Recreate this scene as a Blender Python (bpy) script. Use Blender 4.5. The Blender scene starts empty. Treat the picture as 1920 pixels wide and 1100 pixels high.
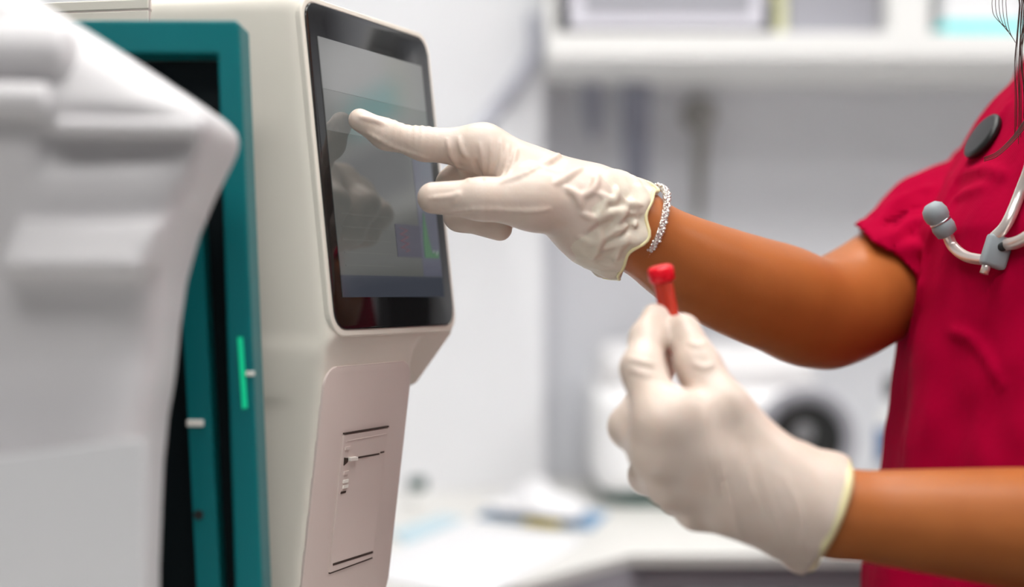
import bpy, bmesh, math, random
import numpy as np
from mathutils import Vector, Matrix
random.seed(4)
C = bpy.context.scene.collection
F = 1920*50.0/36.0          # focal length in pixels of the 1920 px frame
EYE = 1.19                  # camera height
PI = math.pi
def P(px, py, d):           # point seen at pixel (px,py) at depth d
    return np.array(((px-960)/F*d, d, EYE-(py-550)/F*d))

# ------------------------------------------------------------------ materials
def mat(name, col, rough=.5, spec=.5, metal=0, sss=0, emit=None, es=1, trans=0, ior=1.45, noise=None, bump=None, coat=0, sheen=0, alpha=1, bw=None):
    m = bpy.data.materials.new(name); m.use_nodes = True
    nt = m.node_tree; b = nt.nodes['Principled BSDF']; I = b.inputs
    I['Base Color'].default_value = (*col, 1); I['Roughness'].default_value = rough
    I['Specular IOR Level'].default_value = spec; I['Metallic'].default_value = metal; I['IOR'].default_value = ior
    I['Transmission Weight'].default_value = trans; I['Coat Weight'].default_value = coat; I['Sheen Weight'].default_value = sheen
    I['Alpha'].default_value = alpha
    if sss:
        I['Subsurface Weight'].default_value = sss; I['Subsurface Scale'].default_value = .004
        I['Subsurface Radius'].default_value = (1, .4, .25)
    if emit: I['Emission Color'].default_value = (*emit, 1); I['Emission Strength'].default_value = es
    co = nt.nodes.new('ShaderNodeTexCoord')
    if noise:               # (scale, amount, second colour)
        n = nt.nodes.new('ShaderNodeTexNoise'); n.inputs['Scale'].default_value = noise[0]; n.inputs['Detail'].default_value = 5
        nt.links.new(co.outputs['Object'], n.inputs['Vector'])
        r = nt.nodes.new('ShaderNodeMapRange'); r.inputs[1].default_value = .35; r.inputs[2].default_value = .7; r.inputs[4].default_value = noise[1]
        nt.links.new(n.outputs['Fac'], r.inputs[0])
        x = nt.nodes.new('ShaderNodeMix'); x.data_type = 'RGBA'
        x.inputs['A'].default_value = (*col, 1); x.inputs['B'].default_value = (*noise[2], 1)
        nt.links.new(r.outputs[0], x.inputs['Factor']); nt.links.new(x.outputs['Result'], I['Base Color'])
    h = None
    if bump:                # (scale, strength, distance)
        n = nt.nodes.new('ShaderNodeTexNoise'); n.inputs['Scale'].default_value = bump[0]; n.inputs['Detail'].default_value = 3
        nt.links.new(co.outputs['Object'], n.inputs['Vector']); h = n.outputs['Fac']
        bp = nt.nodes.new('ShaderNodeBump'); bp.inputs['Strength'].default_value = bump[1]; bp.inputs['Distance'].default_value = bump[2]
        nt.links.new(h, bp.inputs['Height']); last = bp
        if bw:              # weave: (scale, strength, distance)
            w = nt.nodes.new('ShaderNodeTexWave'); w.inputs['Scale'].default_value = bw[0]; w.inputs['Distortion'].default_value = .4
            nt.links.new(co.outputs['Object'], w.inputs['Vector'])
            b2 = nt.nodes.new('ShaderNodeBump'); b2.inputs['Strength'].default_value = bw[1]; b2.inputs['Distance'].default_value = bw[2]
            nt.links.new(w.outputs['Fac'], b2.inputs['Height']); nt.links.new(bp.outputs['Normal'], b2.inputs['Normal']); last = b2
        nt.links.new(last.outputs['Normal'], I['Normal'])
    return m
M = dict(
 skin=mat('skin', (.46,.142,.034), .38, .5, sss=.05, noise=(35,.4,(.36,.10,.023)), bump=(900,.12,.0006)),
 latex=mat('latex', (.71,.59,.51), .36, .45, sss=.15, noise=(60,.5,(.65,.50,.405)), bump=(160,.22,.0012)),
 latex_loose=mat('latex_loose', (.74,.66,.55), .34, .5, sss=.1, bump=(190,.3,.0016)),
 rim=mat('latex_rim', (.86,.77,.44), .35, .5, sss=.1, bump=(80,.2,.001)),
 scrub=mat('scrub_cotton', (.40,.0004,.032), .9, .04, noise=(14,.5,(.33,.0004,.026)), bump=(28,.25,.006), bw=(500,.08,.0004)),
 cream=mat('cream_plastic', (.80,.755,.67), .42, .4, noise=(6,.25,(.76,.71,.625)), bump=(700,.05,.0004)),
 cream_dark=mat('cream_plastic_pink_bounce', (.70,.60,.555), .45, .4, bump=(700,.05,.0004)),  # pink bounce from the crimson scrubs is put into this colour
 slot=mat('slot_dark', (.045,.028,.02), .6),
 tab=mat('white_tab', (.9,.86,.8), .4),
 bezel=mat('black_glass', (.008,.008,.009), .05, .6, ior=1.52, noise=(4,.2,(.012,.012,.012))),
 teal=mat('teal_paint', (.0,.15,.165), .4, .3, noise=(9,.3,(.0,.13,.145))),
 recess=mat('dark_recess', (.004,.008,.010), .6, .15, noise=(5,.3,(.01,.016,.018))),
 green=mat('green_lamp', (.0,.5,.25), .4, emit=(.0,.55,.25), es=.45),
 white=mat('white_plastic', (.80,.79,.80), .38, .45, noise=(5,.2,(.76,.75,.76))),
 greywhite=mat('grey_white_plastic', (.65,.635,.645), .38, .45, noise=(5,.2,(.62,.605,.615))),
 greywhite2=mat('grey_white_panel', (.66,.66,.675), .42, .45, noise=(5,.2,(.63,.63,.645))),
 white2=mat('white_plastic_panel', (.90,.90,.91), .42, .45, noise=(5,.2,(.87,.87,.88))),
 wall=mat('white_paint', (.82,.83,.86), .7, .2, noise=(2,.3,(.79,.80,.83)), bump=(60,.06,.001)),
 grey_wall=mat('grey_paint', (.76,.77,.81), .7, .2, noise=(2,.3,(.73,.74,.78)), bump=(60,.06,.001)),
 side_wall=mat('pale_paint', (.5,.5,.51), .8, .2, noise=(2,.3,(.46,.46,.47))),
 floor=mat('vinyl_floor', (.12,.12,.125), .5, .3, noise=(30,.6,(.09,.09,.095))),
 ceil=mat('ceiling_paint', (.75,.75,.75), .9, .1, noise=(40,.3,(.7,.7,.7))),
 laminate=mat('pale_laminate', (.74,.73,.70), .3, .45, noise=(7,.5,(.68,.67,.64))),
 apron=mat('lilac_grey_board', (.33,.31,.34), .5, noise=(8,.3,(.28,.27,.30))),
 shelf=mat('white_board', (.84,.84,.83), .45, .35, noise=(4,.2,(.80,.80,.79))),
 lilac=mat('pale_lilac_card', (.70,.69,.76), .6, noise=(5,.3,(.63,.62,.70))),
 black=mat('black_plastic', (.012,.013,.013), .4, noise=(9,.3,(.02,.02,.02))),
 dgreen=mat('dark_green_plastic', (.004,.06,.045), .4, noise=(9,.3,(.006,.05,.04))),
 grey=mat('grey_card', (.36,.36,.40), .6, noise=(6,.3,(.30,.30,.34))),
 yellow=mat('pale_yellow_card', (.72,.72,.46), .6, noise=(6,.3,(.66,.66,.42))),
 turq=mat('turquoise_card', (.12,.68,.70), .5, noise=(6,.3,(.18,.70,.72))),
 paper=mat('paper', (.80,.80,.82), .7, .2, noise=(7,.2,(.77,.77,.79))),
 line=mat('printed_line', (.66,.67,.70), .8, .1),
 blue=mat('blue_card', (.22,.36,.54), .5, noise=(8,.3,(.2,.4,.62))),
 paleblue=mat('pale_blue_card', (.5,.66,.74), .5, noise=(8,.3,(.55,.68,.74))),
 mustard=mat('mustard_card', (.62,.50,.10), .5, noise=(8,.3,(.56,.46,.12))),
 hose=mat('grey_rubber', (.52,.53,.60), .5, noise=(9,.2,(.48,.49,.56))),
 cloth=mat('blue_grey_cloth', (.40,.41,.49), .9, .1, noise=(12,.4,(.35,.36,.44))),
 steel=mat('brushed_steel', (.62,.62,.64), .28, metal=1, noise=(60,.4,(.5,.5,.52))),
 dull=mat('dull_metal', (.36,.35,.33), .45, metal=.5, noise=(30,.4,(.3,.29,.27))),
 silver=mat('glitter_silver', (.86,.84,.80), .18, metal=.9, bump=(900,.6,.002)),
 greyrub=mat('soft_grey_rubber', (.30,.34,.36), .5, .4, noise=(60,.3,(.25,.29,.31))),
 tubing=mat('ear_tube_metal', (.80,.72,.68), .25, .6, metal=.6, noise=(60,.2,(.7,.64,.6))),
 redcap=mat('red_rubber', (.85,.001,.016), .3, .5, sss=.1, noise=(80,.3,(.75,.001,.012))),
 redtube=mat('red_tinted_plastic', (.9,.09,.045), .15, .5, trans=.45, noise=(90,.3,(.8,.03,.03))),
 hair=mat('dark_hair', (.045,.016,.010), .42, .4, noise=(50,.5,(.055,.02,.012))),
 blueplast=mat('blue_label', (.03,.12,.33), .4, noise=(20,.3,(.04,.15,.36))),
 sole=mat('white_rubber', (.8,.8,.8), .6, noise=(30,.3,(.7,.7,.7))),
 eye=mat('eye_white', (.85,.83,.8), .15), iris=mat('iris_brown', (.05,.02,.01), .15),
 lips=mat('lips', (.45,.10,.08), .4),
 led=mat('led_diffuser', (.9,.9,.9), .5, emit=(1,.985,.96), es=10.2),
 dial=mat('dial_grey', (.20,.20,.21), .3, .5, noise=(9,.3,(.16,.16,.17))),
)
def screen_mat(name, col, e):
    return mat(name, tuple(c*.12 for c in col), .05, .5, emit=col, es=e, ior=1.85, noise=(9,.25,tuple(c*.10 for c in col)))

# ------------------------------------------------------------------ object helpers
def tag(o, label=None, cat=None, group=None, kind=None):
    if label: o['label'] = label
    if cat: o['category'] = cat
    if group: o['group'] = group
    if kind: o['kind'] = kind
    return o
def thing(name, label, cat, loc=(0,0,0), group=None):
    o = bpy.data.objects.new(name, None); C.objects.link(o); o.location = [float(v) for v in loc]; o.empty_display_size = .05
    return tag(o, label, cat, group)
def link(me, name, m, parent, smooth):
    if m is not None: me.materials.append(M[m] if isinstance(m, str) else m)
    if smooth: me.polygons.foreach_set('use_smooth', [True]*len(me.polygons))
    o = bpy.data.objects.new(name, me); C.objects.link(o)
    if parent is not None:
        o.parent = parent
        if parent.type == 'EMPTY': o.matrix_parent_inverse = Matrix.Translation(-parent.location)
    return o
def obj(name, bm, m, parent=None, smooth=False, auto=None):
    me = bpy.data.meshes.new(name)
    bmesh.ops.recalc_face_normals(bm, faces=bm.faces[:])
    bm.to_mesh(me); bm.free()
    o = link(me, name, m, parent, smooth or auto is not None)
    if auto is not None:
        try: me.set_sharp_from_angle(angle=math.radians(auto))
        except Exception: pass
    return o
def struct(o): return tag(o, kind='structure')
ident = lambda p: p
def box(bm, lo, hi, bev=0, seg=2, fn=ident):
    t = bmesh.new(); bmesh.ops.create_cube(t, size=1)
    for v in t.verts: v.co = Vector([lo[i]+(hi[i]-lo[i])*(v.co[i]+.5) for i in range(3)])
    if bev: bmesh.ops.bevel(t, geom=t.edges[:], offset=bev, segments=seg, profile=.5, affect='EDGES')
    for v in t.verts: v.co = Vector([float(q) for q in fn(v.co)])
    merge(bm, t)
    return bm
def merge(bm, t):
    mp = {v: bm.verts.new(v.co) for v in t.verts}
    for f in t.faces:
        try: bm.faces.new([mp[v] for v in f.verts])
        except ValueError: pass
    t.free()
def B(): return bmesh.new()
def prism(bm, pts, n0, n1, fn, bev=0):
    t = bmesh.new()
    a = [t.verts.new((x, y, n0)) for x, y in pts]; b = [t.verts.new((x, y, n1)) for x, y in pts]
    t.faces.new(a[::-1]); top = t.faces.new(b); n = len(pts)
    for i in range(n): t.faces.new((a[i], a[(i+1)%n], b[(i+1)%n], b[i]))
    if bev: bmesh.ops.bevel(t, geom=list(top.edges), offset=bev, segments=3, profile=.5, affect='EDGES')
    for v in t.verts: v.co = Vector([float(q) for q in fn(v.co)])
    merge(bm, t); return bm
def rrect(x0, x1, y0, y1, r, n=8):
    out = []
    for cx, cy, a0 in ((x1-r,y1-r,0),(x0+r,y1-r,90),(x0+r,y0+r,180),(x1-r,y0+r,270)):
        for i in range(n+1):
            a = math.radians(a0+90*i/n); out.append((cx+r*math.cos(a), cy+r*math.sin(a)))
    return out
def frame_for(d):
    d = Vector([float(q) for q in d]).normalized(); a = Vector((0,0,1)) if abs(d.z) < .9 else Vector((1,0,0))
    u = d.cross(a).normalized(); return d, u, d.cross(u).normalized()
def lathe(bm, base, axis, prof, n=32):      # prof: (distance along axis, radius)
    d, u, v = frame_for(axis); base = Vector([float(q) for q in base]); rings = []
    for h, r in prof:
        if r < 1e-6: rings.append([bm.verts.new(base+d*h)])
        else: rings.append([bm.verts.new(base+d*h+(u*math.cos(2*PI*i/n)+v*math.sin(2*PI*i/n))*r) for i in range(n)])
    for a, b in zip(rings, rings[1:]):
        for i in range(n):
            j = (i+1) % n
            if len(a) == 1 and len(b) == 1: continue
            if len(a) == 1: bm.faces.new((a[0], b[i], b[j]))
            elif len(b) == 1: bm.faces.new((a[i], a[j], b[0]))
            else: bm.faces.new((a[i], a[j], b[j], b[i]))
    if len(rings[0]) > 1: bm.faces.new(rings[0][::-1])
    if len(rings[-1]) > 1: bm.faces.new(rings[-1])
    return bm
def spline(pts, n):
    pts = [np.array(p, float) for p in pts]; out = []
    q = [2*pts[0]-pts[1]]+pts+[2*pts[-1]-pts[-2]]
    for i in range(1, len(q)-2):
        for k in range(n):
            t = k/n; a, b, c, d = q[i-1], q[i], q[i+1], q[i+2]
            out.append(.5*((2*b)+(c-a)*t+(2*a-5*b+4*c-d)*t*t+(3*b-a-3*c+d)*t**3))
    out.append(pts[-1]); return out
def tube(bm, pts, r, n=12, closed=False, sub=8):
    pts = [Vector([float(q) for q in p]) for p in (spline(pts, sub) if sub else pts)]; m = len(pts)
    rr = (lambda i: r) if not callable(r) else (lambda i: r(i/(m-1)))
    up = None; rings = []
    for i, p in enumerate(pts):
        d = (pts[(i+1)%m]-pts[i-1]) if closed else (pts[min(i+1,m-1)]-pts[max(i-1,0)])
        d.normalize()
        if up is None: _, u, _ = frame_for(d)
        else:
            u = up-d*up.dot(d); u.normalize()
        up = u; v = d.cross(u)
        rings.append([bm.verts.new(p+(u*math.cos(2*PI*k/n)+v*math.sin(2*PI*k/n))*rr(i)) for k in range(n)])
    for i in range(m if closed else m-1):
        a, b = rings[i], rings[(i+1)%m]
        for k in range(n): bm.faces.new((a[k], a[(k+1)%n], b[(k+1)%n], b[k]))
    if not closed: bm.faces.new(rings[0][::-1]); bm.faces.new(rings[-1])
    return bm

# ------------------------------------------------------------------ solid shapes from blended distance fields
def smin(a, b, k):
    h = np.clip(.5+.5*(b-a)/k, 0, 1); return b+(a-b)*h-k*h*(1-h)
def smax(a, b, k): return -smin(-a, -b, k)
def poly2(x, z, pts):
    x, z = np.broadcast_arrays(x, z); d = np.full(x.shape, 1e9); s = np.ones(x.shape); n = len(pts)
    for i in range(n):
        ax, az = pts[i]; bx, bz = pts[i-1]
        ex, ez = bx-ax, bz-az; wx, wz = x-ax, z-az
        t = np.clip((wx*ex+wz*ez)/(ex*ex+ez*ez), 0, 1)
        d = np.minimum(d, (wx-ex*t)**2+(wz-ez*t)**2)
        c1 = z >= az; c2 = z < bz; c3 = ex*wz > ez*wx
        s = np.where((c1 & c2 & c3) | (~c1 & ~c2 & ~c3), -s, s)
    return s*np.sqrt(d)
def rbox2(x, y, cx, cy, hx, hy, r):
    qx = np.abs(x-cx)-hx+r; qy = np.abs(y-cy)-hy+r
    return np.sqrt(np.maximum(qx,0)**2+np.maximum(qy,0)**2)+np.minimum(np.maximum(qx,qy),0)-r
class Field:
    def __init__(s, lo, hi, h):
        s.lo = np.array(lo, float); s.h = h
        s.n = np.ceil((np.array(hi)-s.lo)/h).astype(int)+1
        s.f = np.full(s.n, 1.0, np.float32)
        s.ax = [s.lo[i]+h*np.arange(s.n[i]) for i in range(3)]
    def grid(s, sl=None):
        a = [s.ax[i] if sl is None else s.ax[i][sl[i]] for i in range(3)]
        return a[0][:,None,None], a[1][None,:,None], a[2][None,None,:]
    def sub(s, lo, hi):
        i0 = np.clip(np.floor((np.array(lo)-s.lo)/s.h).astype(int), 0, s.n); i1 = np.clip(np.ceil((np.array(hi)-s.lo)/s.h).astype(int)+1, 0, s.n)
        return tuple(slice(a, b) for a, b in zip(i0, i1))
    def put(s, sl, d, k):
        if k > 0: s.f[sl] = smin(s.f[sl], d, k)
        else: s.f[sl] = np.minimum(s.f[sl], d)
    def cone(s, a, b, ra, rb=None, k=.008):
        rb = ra if rb is None else rb; a = np.array(a, float); b = np.array(b, float); m = max(ra, rb)+k+.012
        sl = s.sub(np.minimum(a,b)-m, np.maximum(a,b)+m)
        if any(q.start >= q.stop for q in sl): return s
        x, y, z = s.grid(sl); e = b-a; L = max(e@e, 1e-9)
        t = np.clip(((x-a[0])*e[0]+(y-a[1])*e[1]+(z-a[2])*e[2])/L, 0, 1)
        d = np.sqrt((x-a[0]-t*e[0])**2+(y-a[1]-t*e[1])**2+(z-a[2]-t*e[2])**2)-(ra+(rb-ra)*t)
        s.put(sl, d, k); return s
    def chain(s, pts, rs, k=.006):
        for i in range(len(pts)-1): s.cone(pts[i], pts[i+1], rs[i], rs[i+1], k)
        return s
    def limb(s, pts, rs, k=.003, sub=8):     # smoothly tapering limb through several joints
        q = spline([np.append(p, r) for p, r in zip(pts, rs)], sub)
        t = Field.__new__(Field); t.lo, t.h, t.n, t.ax = s.lo, s.h, s.n, s.ax; t.f = np.full(s.n, 1.0, np.float32)
        for a, b in zip(q, q[1:]): t.cone(a[:3], b[:3], a[3], b[3], 0)
        s.f = smin(s.f, t.f, k) if k else np.minimum(s.f, t.f); return s
    def ell(s, c, r, k=.01, neg=False):
        m = max(r)+k+.02; sl = s.sub(np.array(c)-m, np.array(c)+m)
        if any(q.start >= q.stop for q in sl): return s
        x, y, z = s.grid(sl)
        q = np.sqrt(((x-c[0])/r[0])**2+((y-c[1])/r[1])**2+((z-c[2])/r[2])**2); d = (q-1)*min(r)
        if neg: s.f[sl] = smax(s.f[sl], -d, k)
        else: s.put(sl, d, k)
        return s
    def stack(s, rows, k=.02, p=2.0):       # rows (z, cx, cy, a, b): elliptical sections
        rows = sorted(rows); zz = [r[0] for r in rows]
        sl = s.sub((s.lo[0], s.lo[1], zz[0]-.03), (1e3, 1e3, zz[-1]+.03)); x, y, z = s.grid(sl)
        def ip(i):
            t = np.interp(z, zz, [r[i] for r in rows])
            return t
        cx, cy, a, b = ip(1), ip(2), ip(3), ip(4)
        q = (np.abs((x-cx)/a)**p+np.abs((y-cy)/b)**p)**(1/p)
        d = smax((q-1)*np.minimum(a, b), np.maximum(zz[0]-z, z-zz[-1]), .015)
        s.put(sl, d, k); return s
    def plane(s, p, n, k=.002):             # cuts away the side n points to
        n = np.array(n, float)/np.linalg.norm(n); x, y, z = s.grid()
        s.f = smax(s.f, ((x-p[0])*n[0]+(y-p[1])*n[1]+(z-p[2])*n[2]), k).astype(np.float32); return s
    def hit(s, px, py, d0, d1, miss=None):      # depth at which the sight line through a pixel meets the solid
        D = np.arange(d0, d1, s.h*.25); p = np.stack([(px-960)/F*D, D, EYE-(py-550)/F*D], 1)
        q = (p-s.lo)/s.h; ok = np.all((q >= 0) & (q < np.array(s.n)-1), 1); i = np.clip(q.astype(int), 0, np.array(s.n)-2); t = q-i; v = 0
        for a in (0,1):
            for b in (0,1):
                for c in (0,1):
                    v = v+s.f[i[:,0]+a,i[:,1]+b,i[:,2]+c]*np.abs(1-a-t[:,0])*np.abs(1-b-t[:,1])*np.abs(1-c-t[:,2])
        w = np.where(ok & (v < 0))[0]
        return D[w[0]] if len(w) else miss
    def val(s, p):
        q = (np.array(p)-s.lo)/s.h; i = np.clip(np.rint(q).astype(int), 0, np.array(s.n)-1); return float(s.f[i[0],i[1],i[2]])
    def crease(s, lines, d0, d1, k=.0022):      # raised folds (r > 0) or furrows (r < 0) lying on the surface
        todo = []
        for r, pts in lines:
            pp_ = spline([np.array(q, float) for q in pts], 5); out = []
            for q in pp_:
                d = s.hit(q[0], q[1], d0, d1)
                out.append(None if d is None else P(q[0], q[1], d))
            todo.append((r, out))
        for r, out in todo:
            n = len(out)-1
            for i in range(n):
                a, b = out[i], out[i+1]
                if a is None or b is None or np.linalg.norm(a-b) > .012: continue
                w0 = abs(r)*(.35+.65*math.sin(PI*(i+.15)/(n+.3))); w1 = abs(r)*(.35+.65*math.sin(PI*(i+1.15)/(n+.3)))
                if r > 0: s.cone(a, b, w0, w1, k)
                else:
                    m = .012; sl = s.sub(np.minimum(a,b)-m, np.maximum(a,b)+m); x, y, z = s.grid(sl); e = b-a; L = max(e@e, 1e-9)
                    t = np.clip(((x-a[0])*e[0]+(y-a[1])*e[1]+(z-a[2])*e[2])/L, 0, 1)
                    d = np.sqrt((x-a[0]-t*e[0])**2+(y-a[1]-t*e[1])**2+(z-a[2]-t*e[2])**2)-(w0+(w1-w0)*t)
                    s.f[sl] = smax(s.f[sl], -d, k)
        return s
    def mesh(s, name, m, parent=None, smooth=2, fn=None):
        f = s.f; h = s.h; n = f.shape
        # pad the border so that the surface always closes
        for i in range(3):
            idx = [slice(None)]*3
            for e in (0, -1):
                idx[i] = e; f[tuple(idx)] = np.maximum(f[tuple(idx)], h*.5)
        ins = f < 0; N = tuple(q-1 for q in n)
        cnt = np.zeros(N, np.int8)
        for dx in (0,1):
            for dy in (0,1):
                for dz in (0,1): cnt += ins[dx:dx+N[0], dy:dy+N[1], dz:dz+N[2]]
        act = (cnt > 0) & (cnt < 8); ci = np.argwhere(act)
        index = np.full(N, -1, np.int64); index[act] = np.arange(len(ci))
        acc = np.zeros((len(ci), 3)); num = np.zeros(len(ci))
        cor = [(a,b,c) for a in (0,1) for b in (0,1) for c in (0,1)]
        val = {c: f[ci[:,0]+c[0], ci[:,1]+c[1], ci[:,2]+c[2]].astype(float) for c in cor}
        for c in cor:
            for a in range(3):
                if c[a]: continue
                e = list(c); e[a] = 1; e = tuple(e); v0, v1 = val[c], val[e]
                cr = (v0 < 0) != (v1 < 0); t = np.where(cr, v0/np.where(cr, v0-v1, 1), 0)
                p = np.array(c, float)[None,:].repeat(len(ci), 0); p[:,a] += t
                acc += p*cr[:,None]; num += cr
        V = (acc/num[:,None]+ci)*h+s.lo
        Q = []
        for a in range(3):
            b, c = (a+1)%3, (a+2)%3
            s0 = [slice(None)]*3; s1 = [slice(None)]*3; s0[a] = slice(0,-1); s1[a] = slice(1,None)
            i0 = ins[tuple(s0)]; i1 = ins[tuple(s1)]; cr = np.argwhere(i0 != i1)
            ok = (cr[:,b] > 0) & (cr[:,c] > 0) & (cr[:,b] < n[b]-1) & (cr[:,c] < n[c]-1); cr = cr[ok]
            fl = i0[cr[:,0], cr[:,1], cr[:,2]]
            def g(db, dc):
                k = cr.copy(); k[:,b] -= db; k[:,c] -= dc; return index[k[:,0], k[:,1], k[:,2]]
            q = np.stack([g(1,1), g(0,1), g(0,0), g(1,0)], 1); q[~fl] = q[~fl][:, ::-1]; Q.append(q)
        Q = np.concatenate(Q)
        for _ in range(smooth):
            sm = np.zeros_like(V); ct = np.zeros(len(V))
            for i in range(4):
                u, w = Q[:,i], Q[:,(i+1)%4]
                for k in range(3):
                    sm[:,k] += np.bincount(u, V[w,k], len(V))+np.bincount(w, V[u,k], len(V))
                ct += np.bincount(u, minlength=len(V))+np.bincount(w, minlength=len(V))
            V = V*.4+.6*sm/np.maximum(ct, 1)[:,None]
        if fn is not None: V = np.stack(fn(V[:,0], V[:,1], V[:,2]), 1)
        me = bpy.data.meshes.new(name)
        me.vertices.add(len(V)); me.vertices.foreach_set('co', V.astype(np.float32).ravel())
        me.loops.add(len(Q)*4); me.loops.foreach_set('vertex_index', Q.astype(np.int32).ravel())
        me.polygons.add(len(Q)); me.polygons.foreach_set('loop_start', np.arange(0, len(Q)*4, 4, dtype=np.int32))
        try: me.polygons.foreach_set('loop_total', np.full(len(Q), 4, np.int32))
        except Exception: pass
        me.update(calc_edges=True); me.validate()
        return link(me, name, m, parent, True)
def ripple(x, y, z, scale, seed, n=7):      # smooth pseudo-random ripples, about -1..1
    r = np.random.RandomState(seed); out = 0
    for i in range(n):
        v = r.normal(size=3); v *= scale*(.6+.9*r.rand())/np.linalg.norm(v)
        w = r.normal(size=3)*scale*.35
        out = out+np.sin(x*v[0]+y*v[1]+z*v[2]+1.3*np.sin(x*w[0]+y*w[1]+z*w[2]+r.rand()*6)+r.rand()*6.28)
    return out/n*1.6

# ================================================================== the room
XL, XR, YB, YF, ZC = -2.2, 2.5, -2.2, 2.235, 2.62
YW = 2.10                                    # the white wall left of the niche
XN = .0465
struct(obj('floor', box(B(), (XL-.1,YB-.1,-.1), (XR+.1,YF+.1,0)), 'floor'))
struct(obj('ceiling', box(B(), (XL-.1,YB-.1,ZC), (XR+.1,YF+.1,ZC+.1)), 'ceil'))
struct(obj('wall_left', box(B(), (XL-.1,YB,0), (XL,YF,ZC)), 'side_wall'))
struct(obj('wall_right', box(B(), (XR,YB,0), (XR+.1,YF,ZC)), 'wall'))
struct(obj('wall_front', box(B(), (XL-.1,YB-.1,0), (XR+.1,YB,ZC)), 'side_wall'))
struct(obj('wall_back', box(B(), (XN,YF,0), (XR+.1,YF+.1,ZC)), 'grey_wall'))
struct(obj('wall_white', box(B(), (XL-.1,YW,0), (XN,YF+.1,ZC)), 'wall'))
def ceiling_light(x, y, w, d, label):
    t = thing('ceiling_light', label, 'ceiling light', (x,y,ZC), 'ceiling light panels')
    b = B()
    for a in ((x-w/2-.02,y-d/2-.02,x+w/2+.02,y-d/2),(x-w/2-.02,y+d/2,x+w/2+.02,y+d/2+.02),(x-w/2-.02,y-d/2,x-w/2,y+d/2),(x+w/2,y-d/2,x+w/2+.02,y+d/2)):
        box(b, (a[0],a[1],ZC-.03), (a[2],a[3],ZC))
    obj('frame', b, 'shelf', t)
    obj('diffuser', box(B(), (x-w/2,y-d/2,ZC-.02), (x+w/2,y+d/2,ZC-.006)), 'led', t)
ceiling_light(.10, .50, 1.2, .54, 'flat white ceiling light above the analyser')
ceiling_light(1.7, 1.1, .6, 1.2, 'unseen flat white ceiling light added to brighten the shelf end of the room')  # added so the room end mirrored in the screen gets brighter
ceiling_light(.15, 1.42, 1.0, .42, 'unseen flat white ceiling light added to brighten the corner counter')  # added to brighten the counter, niche and centrifuge
ceiling_light(-.1, -.75, 1.2, .62, 'unseen flat white ceiling light added as front fill')  # added fill behind the camera for the surfaces facing it

# ------------------------------------------------------------------ counters
def counter_poly(pts, z0, z1, bev=0): return prism(B(), pts, z0, z1, ident, bev)
t = thing('corner_counter', 'pale L-shaped counter with lilac-grey apron along the back wall', 'counter', (.8,2,0))
top = [(XN-.01,1.578+.002),(.13,1.578),(2.45,1.578),(2.45,YF-.005),(XN+.003,YF-.005),(XN+.003,YW-.004),(-2.15,YW-.004),(-2.15,1.16),(-.19,1.16)]
top = top[1:]
obj('worktop', counter_poly(top, .889, .90, .003), 'laminate', t)
apr = [(.145,1.60),(2.44,1.60),(2.44,1.63),(.13,1.63),(-.21,1.185),(-.185,1.175)]
obj('apron', counter_poly(apr, .855, .8885), 'apron', t)
for (x0,y0,x1,y1) in ((2.36,1.64,2.42,1.70),(.16,1.66,.20,1.70),(-2.1,1.2,-2.04,1.26),(-.30,1.2,-.25,1.25),(2.36,2.12,2.42,2.18),(-2.1,2.0,-2.04,2.06)):
    obj('leg', box(B(), (x0,y0,0), (x1,y1,.8885)), 'apron', t)
t = thing('workbench', 'white workbench carrying the analyser', 'workbench', (-.6,.75,0))
obj('worktop', box(B(), (-1.5,.36,.87), (.04,1.14,.90), .004), 'laminate', t)
for x in (-1.45,-.03):
    for y in (.42,1.04): obj('leg', box(B(), (x,y,0), (x+.05,y+.05,.8695)), 'apron', t)

# ------------------------------------------------------------------ wall shelf and what stands on it
ZS = 1.548
t = thing('wall_shelf', 'white open wall shelf above the grey niche', 'shelf', (1.2,2.35,1.51))
obj('bottom_board', box(B(), (XN+.001,1.95,1.512), (2.45,YF-.002,ZS), .002), 'shelf', t)
obj('top_board', box(B(), (XN+.001,1.95,1.96), (2.45,YF-.002,1.996), .002), 'shelf', t)
for x0, x1 in ((XN+.001,.060),(.518,.574),(1.28,1.30),(2.43,2.449)):
    obj('upright_panel', box(B(), (x0,1.952,ZS+.0004), (x1,YF-.002,1.9596), .001), 'shelf', t)
t = thing('file_box', 'wide pale lilac file box in a dark tray on the shelf', 'box', (.21,2.1,ZS))
obj('tray', box(box(box(B(), (.068,1.985,ZS), (.366,2.18,ZS+.012), .002), (.068,1.985,ZS), (.078,2.18,ZS+.05), .002), (.356,1.985,ZS), (.366,2.18,ZS+.05), .002), 'black', t)
obj('carton', box(B(), (.0795,1.99,ZS+.0125), (.3545,2.17,ZS+.20), .004), 'lilac', t)
obj('front_label', box(B(), (.10,1.987,ZS+.034), (.335,1.9898,ZS+.18), .001), 'grey', t)
tag(obj('folder', box(B(), (.3685,1.99,ZS), (.3835,2.17,ZS+.25), .002), 'yellow'), 'thin pale yellow-green folder upright beside the file box', 'folder')
t = thing('grey_box', 'plain mid-grey storage box between folder and shelf upright', 'box', (.45,2.1,ZS))
obj('carton', box(B(), (.386,1.99,ZS), (.514,2.17,ZS+.13), .004), 'grey', t)
obj('lid', box(B(), (.384,1.986,ZS+.1305), (.516,2.175,ZS+.17), .004), 'grey', t)
t = thing('glove_box', 'pale box with a turquoise band at its foot on the shelf', 'box', (.65,2.1,ZS))
obj('carton', box(B(), (.60,1.985,ZS), (.715,2.2,ZS+.12), .003), 'paper', t)
obj('colour_band', box(B(), (.599,1.9835,ZS+.001), (.716,2.2015,ZS+.022), .001), 'turq', t)
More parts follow.
